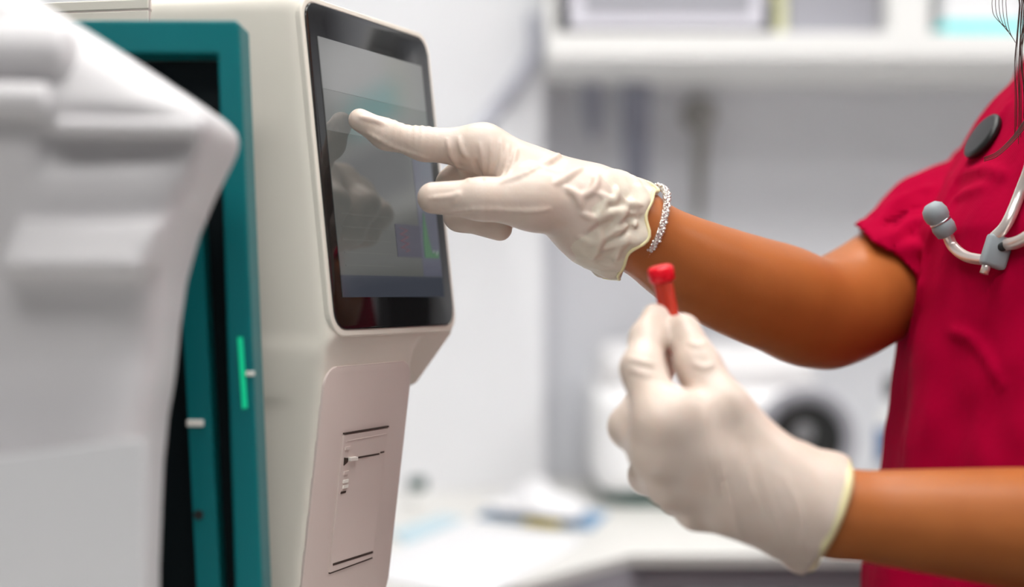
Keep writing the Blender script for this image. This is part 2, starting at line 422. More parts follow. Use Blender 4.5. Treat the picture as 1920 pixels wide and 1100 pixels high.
# more boxes to the right of the person, mirrored in the screen
for i, (x, w, h, c, l) in enumerate(((.80,.16,.22,'paper','white carton further along the shelf behind the person'),(1.02,.2,.18,'turq','turquoise carton on the shelf behind the person'),(1.33,.32,.16,'grey','wide grey carton at the foot of a stack on the shelf'),(1.7,.2,.24,'yellow','pale yellow carton at the far end of the shelf'))):
    t = thing('carton', l, 'box', (x+w/2,2.1,ZS))
    obj('body', box(B(), (x,1.99,ZS), (x+w,2.17,ZS+h-.03), .003), c, t)
    obj('lid', box(B(), (x-.002,1.988,ZS+h-.0295), (x+w+.002,2.175,ZS+h), .003), 'paper', t)

def carton(x0, x1, z0, z1, c, l):
    t = thing('carton', l, 'box', ((x0+x1)/2,2.08,z0))
    obj('body', box(B(), (x0,1.992,z0), (x1,2.17,z1-.02), .003), c, t); obj('lid', box(B(), (x0-.001,1.991,z1-.0197), (x1+.001,2.171,z1), .003), c, t)
carton(1.385, 1.56, ZS+.1605, 1.785, 'turq', 'flat turquoise carton on the wide grey carton')
carton(1.335, 1.375, ZS+.1605, 1.88, 'yellow', 'narrow yellow carton beside the turquoise one in the stack')
carton(1.385, 1.64, 1.7855, 1.94, 'paper', 'white carton topping the stack on the shelf')
t = thing('dark_reflection_tower', 'unseen tall black tower added on the counter for its dark reflection', 'black case', (1.42,1.95,.90))  # added out of view to darken the lower screen reflection
obj('case', box(B(), (1.33,1.80,.908), (1.52,2.12,1.40), .006), 'black', t)
obj('front_bezel', box(B(), (1.335,1.792,.915), (1.515,1.7995,1.395), .003), 'bezel', t)
obj('power_button', lathe(B(), (1.425,1.7918,1.34), (0,-1,0), [(0,.012),(.002,.012),(.003,.009),(.003,0)], 20), 'dial', t)
for x in (1.36,1.49):
    for y in (1.85,2.07): obj('foot', lathe(B(), (x,y,.90), (0,0,1), [(0,.014),(.0079,.014)], 16), 'black', t)
# ------------------------------------------------------------------ niche: hook, cloths, hose
c = P(1310,214,YF-.008)
t = thing('wall_hook', 'round grey hook with a hanging strap on the niche wall', 'hook', (c[0],YF,c[2]))
obj('backplate', lathe(B(), (c[0],YF-.001,c[2]), (0,-1,0), [(0,.027),(.006,.027),(.010,.020),(.028,.014),(.036,.016),(.040,.010),(.041,0)]), 'dull', t, auto=40)
b = B(); tube(b, [(c[0],YF-.034,c[2]+.01),(c[0]+.002,YF-.030,c[2]-.03),(c[0],YF-.02,c[2]-.09),(c[0]-.002,YF-.016,c[2]-.17)], lambda s: .015-.009*s, 10)
obj('strap', b, 'dull', t, smooth=True)
def hung_cloth(px, w, y1, label, amp):
    b = B(); n = 26; d = YF-.05; x = (px-960)/F*d; z1 = 1.511; z0 = EYE-(y1-550)/F*d; g = []
    for j in range(21):
        v = j/20; row = []
        for i in range(n+1):
            u = i/n-.5; ww = w*(1-.25*v)
            row.append(b.verts.new((x+u*ww, d+amp*math.sin(u*19+v*1.5)*(0.4+v*.6), z1+(z0-z1)*v-.01*math.cos(u*6)*v)))
        g.append(row)
    for j in range(20):
        for i in range(n): b.faces.new((g[j][i], g[j][i+1], g[j+1][i+1], g[j+1][i]))
    o = obj('hanging_cloth', b, 'cloth', smooth=True)
    s = o.modifiers.new('thick', 'SOLIDIFY'); s.thickness = .003
    return tag(o, label, 'cloth')
hung_cloth(1112, .03, 250, 'short blue-grey cloth strip hanging under the shelf corner', .006)
hung_cloth(1193, .045, 350, 'longer blue-grey cloth strip hanging under the shelf', .008)
hp = [P(1000,92,YW-.02)+np.array((0,0,.05)), P(1003,92,YW-.02), P(965,160,YW-.018), P(915,222,YW-.018), P(872,268,1.9), P(845,285,1.55), P(815,280,1.3), P(740,300,1.12)]
tag(obj('hose', tube(B(), hp, .0105, 12), 'hose', smooth=True), 'pale grey hose sagging from the shelf corner towards the analyser', 'hose')

# ------------------------------------------------------------------ counter things
def onc(px, py, z=.90):     # point of the counter seen at a pixel
    d = (EYE-z)*F/(py-550); return np.array(((px-960)/F*d, d, z))
t = thing('centrifuge', 'white bench centrifuge with a dark round dial on its front', 'centrifuge', (.26,2.1,.9))
cx0, cx1, cy0, cy1 = .112, .44, 1.93, 2.21
f = Field((.09,1.87,.90), (.47,2.25,1.18), .004); x, y, z = f.grid()
d = smax(rbox2(x, y, (cx0+cx1)/2, (cy0+cy1)/2, (cx1-cx0)/2, (cy1-cy0)/2, .045), np.maximum(.915-z, z-1.055-.10*(y-1.93)), .03)
f.f = (d+0*x+0*y+0*z).astype(np.float32)
obj_body = f.mesh('housing', 'white2', t)
f = Field((.09,1.87,1.03), (.47,2.33,1.2), .004); x, y, z = f.grid()
d = smax(rbox2(x, y, (cx0+cx1)/2, (cy0+cy1)/2+.005, (cx1-cx0)/2-.012, (cy1-cy0)/2-.02, .05), np.maximum(1.045-z, z-1.105-.07*(y-1.93)), .03)
f.f = d.astype(np.float32); f.mesh('lid', 'white', t)
c = P(1510,822,1.926)
obj('dial_ring', lathe(B(), c, (0,-1,0), [(-.004,.070),(.004,.070),(.008,.064),(.006,.056),(.002,.052),(.001,.0)], 48), 'grey', t, auto=40)
obj('dial', lathe(B(), c+np.array((0,-.003,0)), (0,-1,0), [(0,.049),(.004,.049),(.006,.044),(.006,.028),(.008,.027),(.02,.024),(.022,.02),(.022,0)], 40), 'black', t, auto=40)
c2 = P(1502,806,1.9)
obj('dial_window', lathe(B(), c+np.array((-.008,-.0255,.010)), (0,-1,0), [(0,.014),(.002,.014),(.003,.011),(.003,0)], 24), 'dial', t, auto=40)
for x in (cx0+.05, cx1-.05):
    for y in (cy0+.05, cy1-.05):
        obj('foot', lathe(B(), (x,y,.90), (0,0,1), [(0,.02),(.014,.022),(.02,.022)]), 'dgreen', t, auto=40)
obj('base_plate', prism(B(), rrect(cx0+.012,cx1-.012,cy0+.004,cy1-.01,.05), .902, .917, ident), 'dgreen', t)

def bottle(px, yb, ytop, ycap, d, label):
    c = P(px, yb, d); r = .03
    t = thing('spray_bottle', label, 'bottle', (c[0],d,.90)); z1 = P(px,ytop,d)[2]; zc = P(px,ycap,d)[2]
    obj('body', lathe(B(), (c[0],d,.90), (0,0,1), [(0,r*.9),(.004,r),(z1-.93,r),(z1-.912,r*.7),(z1-.90,r*.4)]), 'shelf', t, auto=40)
    obj('cap', lathe(B(), (c[0],d,z1), (0,0,1), [(0,r*.5),(.006,r*.62),(zc-z1-.003,r*.62),(zc-z1,r*.5),(zc-z1,0)]), 'black', t, auto=40)
    obj('label_band', lathe(B(), (c[0],d,P(px,866,d)[2]), (0,0,1), [(0,r+.0005),(.001,r+.001),(.049,r+.001),(.05,r+.0005)]), 'blueplast', t, auto=40)
bottle(1684, 930, 748, 706, 2.04, 'small white bottle with black cap and blue label beside the centrifuge')
c = onc(783, 948)
t = thing('vial', 'small vial with a dark green cap at the back of the counter', 'vial', c)
obj('body', lathe(B(), c, (0,0,1), [(0,.012),(.002,.014),(.018,.014),(.022,.011)], 24), 'shelf', t, auto=40)
obj('cap', lathe(B(), c+np.array((0,0,.0225)), (0,0,1), [(0,.0125),(.014,.0125),(.016,.010),(.016,0)], 24), 'dgreen', t, auto=40)
# lined sheets
def sheet(name, label, cat, corners, th, m, z=.9003, lines=0):
    q = [onc(*c) for c in corners]; p = [(v[0], v[1]) for v in q]
    o = obj(name, prism(B(), p, z, z+th, ident), m)
    tag(o, label, cat)
    if lines:
        A, Bq, Cq, D = [np.array(v) for v in p]; b = B()
        for i in range(lines):
            s = .08+.86*i/(lines-1); a0 = A+(Bq-A)*s; a1 = D+(Cq-D)*s; w = (Bq-A)/lines*.09
            e = (a1-a0)*.06
            prism(b, [tuple(a0-w+e), tuple(a0+w+e), tuple(a1+w-e), tuple(a1-w-e)], z+th, z+th+.0003, ident)
        obj('printed_lines', b, 'line', o)
    return o
sheet('printed_sheet', 'lined white printed sheet nearest the analyser on the counter', 'paper', [(866,984),(1096,1016),(905,1128),(640,1080)], .003, 'paper', lines=13)
sheet('booklet', 'pale blue booklet half under the lined sheet', 'booklet', [(735,1000),(830,968),(870,976),(760,1024)], .003, 'paleblue')
t = thing('folder', 'flat blue folder with a mustard tab under the crumpled paper', 'folder', onc(1000,985))
p = [onc(*q)[:2] for q in ((893,972),(1110,995),(1140,965),(950,940))]
obj('cover', prism(B(), [tuple(q) for q in p], .9005, .9035, ident), 'blue', t)
p = [onc(*q)[:2] for q in ((980,986),(1046,993.5),(1056,985),(992,978))]
obj('tab', prism(B(), [tuple(q) for q in p], .9036, .9055, ident), 'mustard', t)
# crumpled paper
b = B(); n = 26; g = []
q = [onc(*c) for c in ((905,972),(1085,994),(1108,962),(965,934))]
for j in range(n+1):
    row = []
    for i in range(n+1):
        u, v = i/n, j/n; p = q[0]*(1-u)*(1-v)+q[1]*u*(1-v)+q[2]*u*v+q[3]*(1-u)*v
        hgt = .008+(.032)*math.exp(-((u-.42)**2/.05+(v-.62)**2/.08))+.006*math.sin(u*13+v*5)*math.sin(v*9)
        row.append(b.verts.new((p[0], p[1], .9070+max(hgt, .002))))
    g.append(row)
for j in range(n):
    for i in range(n): b.faces.new((g[j][i], g[j][i+1], g[j+1][i+1], g[j+1][i]))
o = obj('crumpled_paper', b, 'paper', smooth=True); s = o.modifiers.new('thick','SOLIDIFY'); s.thickness = .0015
tag(o, 'crumpled white paper heaped on the blue folder', 'paper')

# ================================================================== the analyser with the touch screen
A0 = P(567, 0, .86); SX = np.array((.985,-.17,0)); UY = np.array((.435,.9,0))
def W(X, Y, Z): return A0[0]+X*SX[0]+Y*UY[0], A0[1]+X*SX[1]+Y*UY[1], EYE+Z
an = thing('analyser', 'cream laboratory analyser with a tilted black touch screen', 'analyser', (-.3,.95,.90))
ZT, ZBm, XB = .1774, -.0218, .0203
f = Field((-.47,-.02,-.30), (.04,.175,.20), .0025); X, Y, Z = f.grid()
hp = [(-.46,-.289),(-.46,.1835),(-.0012,.1835),(.0200,-.0268),(-.0072,-.0645),(-.06,-.066),(-.07,-.289)]
d1 = poly2(X[:,:,0], Z[0,:,:], hp)[:,None,:]
d1 = smax(d1, rbox2(Y, Z, .0755, -.053, .0795, .2365, .012), .006)
Xp = .0151+(Z+.045)*.114
d2 = smax(X-Xp, np.maximum(-.09-X, rbox2(Y, Z, .0505, -.1145, .0545, .0935, .016)), .0025)
d3 = smax(X+.02, np.maximum(-.3-X, rbox2(Y, Z, .0505, -.22, .05, .069, .01)), .006)
f.f = np.minimum(smin(d1, d2, .005), d3).astype(np.float32)
f.mesh('housing', 'cream', an, smooth=1, fn=W)
# lid seam at the top left: a lid panel standing 1 mm proud of the side
def Wn(v): return W(v.x, v.y, v.z)
obj('lid_panel', box(box(B(), (-.455,-.0052,.1745), (-.0955,-.0035,.1805), .0005, 1, Wn), (-.455,-.005,.162), (-.0955,-.0038,.1735), .0004, 1, Wn), 'cream', an)
obj('seam', box(box(B(), (-.455,-.0046,.1733), (-.094,-.0036,.1745), 0, 1, Wn), (-.0955,-.0046,.162), (-.0945,-.0036,.1835), 0, 1, Wn), 'cream_dark', an)
p00 = np.array(W(XB,0,ZBm)); p01 = np.array(W(0,0,ZT)); SB = (p01-p00); SL = np.linalg.norm(SB); SB = SB/SL
UN = UY/np.linalg.norm(UY); SN = np.cross(SB, UN); SN /= np.linalg.norm(SN); SN = SN if SN[0] > 0 else -SN
LY = .151*np.linalg.norm(UY)
def S(v): return p00+UN*v[0]+SB*v[1]+SN*v[2]
obj('screen_bezel', prism(B(), rrect(0,LY,0,SL,.011), -.003, .0012, S, .0006), 'bezel', an, auto=35)
DY0, DY1, DB0, DB1 = .0105, .139, .0195, SL-.0205
dm = screen_mat('display_grey', (.075,.077,.072), 1)
di = obj('display', prism(B(), [(DY0,DB0),(DY1,DB0),(DY1,DB1),(DY0,DB1)], .0012, .0016, S), dm, an)
dh, dw = DB1-DB0, DY1-DY0
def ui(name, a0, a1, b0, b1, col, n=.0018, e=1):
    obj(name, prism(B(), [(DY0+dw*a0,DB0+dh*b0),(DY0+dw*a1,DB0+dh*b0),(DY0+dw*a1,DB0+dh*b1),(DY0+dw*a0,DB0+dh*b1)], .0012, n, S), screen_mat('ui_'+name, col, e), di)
ui('status_bar', 0, 1, 0, .085, (.036,.04,.052))
ui('top_reflection', 0, 1, .80, 1, (.17,.17,.167)); ui('sub_reflection', 0, 1, .64, .7985, (.125,.127,.122))  # both glow brighter in place of the room's bright reflection
ui('side_bar', .80, 1, .0865, .6385, (.072,.074,.098))
ui('graph_window', .55, .80, .165, .30, (.052,.050,.068), .0020)
for i in range(5): ui('text_row', .05, .5, .12+.05*i, .126+.05*i, (.084,.086,.08))
b = B(); prism(b, [(DY0+dw*(.62+.045*math.sin(i*2.1)+ (0 if k else .022)), DB0+dh*(.185+.1*i/11)) for k in (0,1) for i in (range(12) if k == 0 else range(11,-1,-1))], .0012, .0022, S)
obj('red_graph', b, screen_mat('ui_red', (.11,.045,.05), 1), di)
b = B(); prism(b, [(DY0+dw*(.83+.15*i/11), DB0+dh*.165) for i in range(12)]+[(DY0+dw*(.83+.15*i/11), DB0+dh*(.175+.16*math.exp(-((i-2)/2.0)**2)+.012*(i%3))) for i in range(11,-1,-1)], .0012, .0022, S)
obj('green_graph', b, screen_mat('ui_green', (.05,.12,.06), 1), di)

def ringp(bm, o_, i_, n0, n1, fn):          # flat ring between two outlines with the same number of points
    a = [[bm.verts.new(Vector([float(q) for q in fn((x, y, n))])) for x, y in pts] for pts in (o_, i_) for n in (n0, n1)]; k = len(o_)
    for i in range(k):
        j = (i+1)%k
        for u, v in ((0,1),(1,3),(3,2),(2,0)): bm.faces.new((a[u][i], a[u][j], a[v][j], a[v][i]))
    return bm
rim_o = obj('screen_rim', ringp(B(), rrect(-.0042,LY+.0042,-.0048,SL+.004,.014), rrect(.0002,LY-.0002,.0002,SL-.0002,.0108), -.005, .0006, S), 'cream', an)
bv = rim_o.modifiers.new('round', 'BEVEL'); bv.width = .0011; bv.segments = 2; bv.limit_method = 'ANGLE'
# printer door on the sloping lower panel
pp = np.array(W(.0151,0,-.045)); pq = np.array(W(.0,0,-.0)) 
pe = np.array(W(.0151+(-.1324)*.114,0,-.1774))-pp; pn = np.cross(pe, UY); pn /= np.linalg.norm(pn); pn = pn if pn[0] > 0 else -pn
def hit(px, py, off=0):     # where the sight line meets the lower panel
    d = P(px,py,1.0)-np.array((0,0,EYE)); o = np.array((0,0,EYE)); return o+d*(((pp+pn*off-o)@pn)/(d@pn))
def quad(name, pts, m, parent, n0=-.002, n1=.0006):
    b = B(); k = len(pts); h = [hit(*q) for q in pts]
    a = [b.verts.new(Vector(q+pn*n0)) for q in h]; c = [b.verts.new(Vector(q+pn*n1)) for q in h]
    b.faces.new(a[::-1]); b.faces.new(c)
    for i in range(k): b.faces.new((a[i], a[(i+1)%k], c[(i+1)%k], c[i]))
    return obj(name, b, m, parent)
PYU = UY/np.linalg.norm(UY); PEU = -pe/np.linalg.norm(pe)
def PL(v): return pp+PYU*v[0]+PEU*v[1]+pn*v[2]
obj('front_panel', prism(B(), rrect(-.0022, .1025, -.158, .0005, .012), -.003, .0010, PL, .0008), 'cream_dark', an, auto=35)
pp = pp+pn*.0011
door = quad('printer_door', [(644,815),(726,802),(696,1045),(617,1073)], 'cream_dark', an, -.002, .0008)
def bar(name, x0, y0, x1, y1, w, m, n1=.0011): return quad(name, [(x0,y0),(x1,y1),(x1,y1+w),(x0,y0+w)], m, door, -.002, n1)
bar('seam', 643, 811, 727, 797.5, 2.6, 'slot'); bar('seam', 650, 825, 722, 812, 1.6, 'cream_dark')
bar('paper_slot', 622, 1055.5, 697, 1032, 4, 'slot'); bar('seam', 616, 1073, 696, 1044, 2, 'slot')
bar('tear_slot', 664, 856.5, 709, 848.5, 3, 'slot'); bar('tear_slot', 711, 846.5, 718, 845, 2.6, 'slot')
quad('latch_recess', [(643,857),(651,858),(649,866),(642,872)], 'slot', door, -.002, .0012)
quad('latch', [(650,856.5),(664,855),(664,861),(650,863)], 'tab', door, -.002, .003)
quad('seam', [(643,815),(645,815),(618,1072),(616,1072)], 'cream_dark', door, -.002, .001)
for y in (836, 882, 898, 908): quad('button', [(645-(y-836)*.06,y+1),(654-(y-836)*.06,y-1),(653-(y-836)*.06,y+5),(644-(y-836)*.06,y+7)], 'cream_dark' if y < 890 else 'tab', door, -.002, .0016)
quad('button_slot', [(637,921),(646,919),(645,923),(636,925)], 'slot', door, -.002, .0013)

# ================================================================== the teal instrument between
te = thing('teal_instrument', 'teal cased instrument with a dark recess in front of the analyser', 'instrument', (-.27,.79,.90))
dT, dK = .775, .805
def TX(px, py, d=dT): return P(px, py, d)
def xr(z): return -.1500+(1.3745-z)*.0385*1.05     # right edge leans out towards the foot
ztop = P(465,47,.79)[2]; zbot = .901
def wall_prism(bm, pts, y0, y1): return prism(bm, pts, y0, y1, lambda v: (v[0], v[2], v[1]), 0)
rimw = .0120
zi = ztop-.0185; zt_ = ztop
U = [(-.52,zbot),(-.507,zbot),(-.507,zi),(xr(ztop)-rimw,zi),(xr(zbot)-rimw-.004,zbot),(xr(zbot),zbot),(xr(ztop),zt_-.0025),(xr(ztop)-.0008,zt_-.0008),(xr(ztop)-.0025,zt_),(-.52,zt_)]
b = B(); wall_prism(b, U, dT, dK); fr = obj('frame', b, 'teal', te)
bv = fr.modifiers.new('round', 'BEVEL'); bv.width = .0018; bv.segments = 3; bv.limit_method = 'ANGLE'
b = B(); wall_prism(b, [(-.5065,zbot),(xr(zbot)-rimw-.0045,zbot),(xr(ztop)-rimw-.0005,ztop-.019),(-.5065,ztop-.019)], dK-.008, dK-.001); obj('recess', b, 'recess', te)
# inner rail
def rx(z): return P(346,600,.783)[0]+(1.1754-z)*.052
b = B(); z0, z1 = zbot, P(0,385,.78)[2]
wall_prism(b, [(rx(z0),z0),(rx(z0)+.0130,z0),(rx(z1)+.0130,z1),(rx(z1),z1)], .779, dK-.0085)
rail = obj('inner_rail', b, 'teal', te)
c = P(366,793,.7785); b = box(B(), (c[0]-.0047,.7778,c[2]-.0019), (c[0]+.0047,.7792,c[2]+.0019), .0006); obj('white_mark', b, 'tab', rail)
c = P(372,965,.7785); obj('screw_hole', lathe(B(), (c[0],.7792,c[2]), (0,-1,0), [(0,.0027),(.0008,.0027),(.0008,0)], 20), 'black', rail)
b = B(); pts = [P(446,632,dT)[[0,2]], P(455,632,dT)[[0,2]], P(464,764,dT)[[0,2]], P(455,766,dT)[[0,2]]]
wall_prism(b, [tuple(q) for q in pts], dT-.0012, dT+.003); obj('green_indicator', b, 'green', te)
c = P(469,700,dT); obj('white_mark', box(B(), (c[0]-.0022,dT-.0008,c[2]-.0012), (c[0]+.0022,dT+.002,c[2]+.0012), .0004), 'tab', te)

# ================================================================== the white device in the foreground
fd = thing('white_scanner', 'blurred white instrument housing with a scooped grip in the foreground', 'instrument', (-.25,.69,.90))
k0 = .715/F
fp = [((px-960)*k0, EYE-(py-550)*k0) for px, py in ((-330,-300),(-330,-250),(60,-6),(200,80),(320,158),(425,228),(446,250),(450,272),(438,302),(405,368),(372,446),(349,530),(336,620),(327,710),(314,785),(306,870),(298,1060),(294,1632),(-330,1632))]
f = Field((-.37,.61,.885), (-.11,.74,1.46), .003); x, y, z = f.grid()
pd = poly2(x[:,:,0], z[0,:,:], fp)[:,None,:]
yf = np.interp(z, [.9,1.105,1.112,1.16,1.24,1.275,1.32,1.45], [.640,.640,.656,.662,.644,.636,.650,.685])
d = smax(pd, smax(yf-y, y-.735, .012), .022)
# scooped grip under the ridge
zt, zb = EYE-(246-550)/F*.642, EYE-(492-550)/F*.642; zc = (zt+zb)/2
xc = (180-960)/F*.642; sl = (x-xc)-(z-zc)*.30
ys = .634+.020*np.clip((z-zb)/(zt-zb), 0, 1)**1.15
d = smin(d, smax(np.maximum(np.abs(sl)-.033, np.abs(z-zb-.007)-.012), np.maximum(.631-y, y-.66), .008), .006)
d = smax(d, -smax(y-ys, np.maximum(np.abs(z-zc)-(zt-zb)/2, np.abs(sl)-.032), .006), .004)
f.f = np.maximum(d, .9005-z).astype(np.float32)
f.mesh('housing', 'greywhite', fd)
# hinge barrel and lip at the upper left
def capsule(bm, a, b_, r):
    L = np.linalg.norm(np.array(b_)-np.array(a)); q = [(-r*math.cos(i*PI/16), r*math.sin(i*PI/16)) for i in range(9)]
    pr = [(h*.5, rr) for h, rr in q]+[(L+r*math.sin(i*PI/16)*.5, r*math.cos(i*PI/16)) for i in range(9)]
    return lathe(bm, a, np.array(b_)-np.array(a), pr, 32)
obj('hinge_barrel', capsule(B(), P(-330,100,.648), P(116,104,.646), .0150), 'greywhite', fd, smooth=True)
obj('lip', capsule(B(), P(-330,180,.634), P(80,190,.634), .0085), 'greywhite', fd, smooth=True)
obj('ridge', capsule(B(), P(112,236,.6365), P(368,240,.640), .0042), 'greywhite', fd, smooth=True)
b = B(); pts = [P(-330,868,.64), P(0,856,.64), P(278,818,.64), P(264,1640,.64), P(-330,1640,.64)]
wall_prism(b, [(q[0], max(q[2],.901)) for q in pts], .634, .642); obj('lower_panel', b, 'greywhite2', fd)

# ================================================================== the person
pe_ = thing('person', 'person in crimson short-sleeved scrubs touching the screen and holding a red-capped tube', 'person', (.38,.97,0))
# right hand: make the fingertip meet the screen
ray = P(657,228,1.0)-np.array((0,0,EYE)); o = np.array((0,0,EYE)); tt = ((p00+SN*.0018-o)@SN)/(ray@SN); DI = tt
rt = .0072
def R(px, py, d): return P(px, py, d+HO)
HO = 0.0
# the tip centre lies rt along the screen normal from the touch point
tp = o+ray*tt+SN*(rt-.0003)
HO = tp[1]-.892
r_tip = tp
RI = [R(906,279,.896), R(795,270,.894), R(724,252,.8925), r_tip];           RIr = [.0140,.0098,.0087,rt]
RM = [R(915,284,.917), R(850,346,.914), R(862,404,.905), R(937,428,.902)];  RMr = [.0135,.0102,.0092,.0080]
RR = [R(930,300,.938), R(866,358,.941), R(880,404,.930), R(938,418,.924)];  RRr = [.0125,.0098,.0088,.0078]
RP = [R(955,322,.955), R(902,374,.960), R(912,408,.950), R(950,412,.944)];  RPr = [.0115,.0085,.0076,.0068]
RT = [R(1112,388,.886), R(1000,376,.873), R(902,373,.867), R(812,371,.869)]; RTr = [.0225,.0180,.0122,.0097]
RW = R(1172,420,.900)
AR = [R(1196,436,.902), R(1300,498,.925), R(1450,556,.962), R(1572,580,1.004)]; ARr = [.0235,.0310,.0372,.0392]
SHR = np.array((.432,1.15,1.296))
# left hand
LI = [P(1243,795,.750), P(1204,692,.769), P(1214,634,.786), P(1229,594,.796)];  LIr = [.0145,.0112,.0093,.0078]
LM = [P(1238,850,.754), P(1181,800,.786), P(1222,718,.815), P(1256,655,.814)];  LMr = [.0142,.0112,.0092,.0080]
LR = [P(1263,900,.764), P(1216,890,.802), P(1272,838,.824), P(1320,830,.812)];  LRr = [.0135,.0105,.0088,.0078]
LP = [P(1312,945,.777), P(1268,932,.812), P(1310,890,.826), P(1345,880,.812)];  LPr = [.0125,.0095,.0078,.0070]
LT = [P(1440,888,.766), P(1354,768,.762), P(1311,686,.776), P(1283,620,.789)];  LTr = [.0210,.0150,.0120,.0095]
LW = P(1500,943,.770); LE = P(2300,1022,.785); LA = P(1560,962,.769); SHL = np.array((.47,.79,1.315))
AXL = (LE-LA)/np.linalg.norm(LE-LA)
def hand(f, ch, w, wr, th, s=0.0, k=.006, web=None):
    for pts, rs in ch:
        f.chain(pts, [r-s for r in rs], k)
        f.cone(w, pts[0], wr-s, rs[0]-s, .011)
    f.chain(th[0], [r-s for r in th[1]], k); f.cone(w, th[0][0], wr-s, th[1][0]-s, .011)
    if web is not None: f.cone(web[0], web[1], web[2]-s, web[3]-s, .008)
RIGHT = ([(RI,RIr),(RM,RMr),(RR,RRr),(RP,RPr)], RW, .0235, (RT,RTr))
LEFT = ([(LI,LIr),(LM,LMr),(LR,LRr),(LP,LPr)], LW, .0215, (LT,LTr))
RWEB = (RI[0]+np.array((.014,-.002,-.010)), RT[1]+np.array((.004,.004,.002)), .0125, .0150)
LWEB = (LI[0]+np.array((.010,0,.006)), LT[1]+np.array((.0,0,-.014)), .0125, .0130)
EYE_L = 1
# --- body: one continuous skin mesh
f = Field((.02,.66,.02), (.66,1.27,1.75), .004)
f.stack([(.80,.395,.97,.10,.165),(.92,.39,.97,.095,.155),(1.03,.405,.97,.09,.135),(1.12,.415,.97,.095,.14),(1.21,.42,.97,.11,.15),(1.29,.44,.975,.085,.16),(1.345,.455,.975,.065,.14),(1.375,.46,.975,.052,.085)], .02)
for s in (-1, 1):
    hip = np.array((.40,.97+s*.085,.86)); kn = np.array((.385,.97+s*.09,.47)); an_ = np.array((.42,.97+s*.095,.085))
    f.chain([hip, kn, an_], [.085,.056,.038], .02); f.cone(an_-np.array((0,0,.03)), an_+np.array((-.15,0,-.05)), .034, .026, .015)
f.cone((.462,.972,1.34), (.445,.972,1.47), .056, .050, .025)
f.cone((.46,.972,1.375), SHR+np.array((.012,-.02,.005)), .04, .045, .025); f.cone((.46,.972,1.375), SHL+np.array((-.0,.02,.005)), .04, .045, .025)
HC = np.array((.425,.972,1.565))
f.ell(HC, (.092,.074,.10), .02); f.ell(HC+np.array((-.035,0,-.05)), (.062,.055,.07), .025); f.ell(HC+np.array((-.066,0,-.10)), (.024,.024,.018), .02)
f.cone(HC+np.array((-.088,0,.0)), HC+np.array((-.106,0,-.036)), .008, .012, .010)
f.ell(HC+np.array((-.09,0,-.066)), (.012,.022,.008), .006)
for s in (-1, 1):
    f.ell(HC+np.array((.005,s*.078,-.015)), (.020,.008,.03), .006)
    f.ell(HC+np.array((-.084,s*.031,-.003)), (.010,.013,.006), .003, neg=True)
    f.cone(HC+np.array((-.0815,s*.020,.006)), HC+np.array((-.0765,s*.042,.005)), .0042, .0036, .003); f.cone(HC+np.array((-.080,s*.022,-.011)), HC+np.array((-.0755,s*.042,-.010)), .0036, .003, .003)
    f.cone(HC+np.array((-.088,s*.012,.020)), HC+np.array((-.076,s*.045,.022)), .007, .006, .010)
f.limb([SHR, SHR*.5+AR[3]*.5+np.array((0,0,-.004)), AR[3], AR[2], AR[1], AR[0]], [.044,.041,.0392,.0372,.0310,.0235], .012)
f.cone(R(1556,640,.995), R(1590,610,1.01), .0150, .02, .012)
f.cone(AR[0], RW, .0225, .021, .01)
f.chain([SHL, LE], [.047,.040], .012); f.limb([LE, LA+AXL*.13, LA+AXL*.06, LA], [.0400,.0355,.0290,.0228], .012); f.cone(LA, LW, .0225, .020, .01)
hand(f, *RIGHT, s=.0040, web=RWEB); hand(f, *LEFT, s=.0040, web=LWEB)
f.mesh('body', 'skin', pe_, smooth=2)
for s in (-1, 1):
    c = HC+np.array((-.0705,s*.031,-.003))
    e = obj('eye', lathe(B(), c-np.array((-.011,0,0)), (-1,0,0), [(.011-.011*math.cos(i*PI/10),.011*math.sin(i*PI/10)) for i in range(11)], 20), 'eye', pe_, smooth=True)
    obj('iris', lathe(B(), c-np.array((.0095,0,0)), (-1,0,0), [(0,.005),(.0015,.004),(.002,0)], 16), 'iris', e, smooth=True)

# --- gloves
def crumple(f, c0, ax, L0, L1, amp, sc, seed, both=False):
    x, y, z = f.grid(); t = (x-c0[0])*ax[0]+(y-c0[1])*ax[1]+(z-c0[2])*ax[2]
    w = np.clip((t-L0)/(L1-L0), 0, 1); w = w*w*(3-2*w)
    n = ripple(x+.0*t, y, z, sc, seed); n2 = 1-2*np.abs(ripple(x, y, z, sc*.62, seed+5, 5))
    f.f = (f.f+(amp*w*(.5*n+.55*n2)).astype(np.float32)); return w
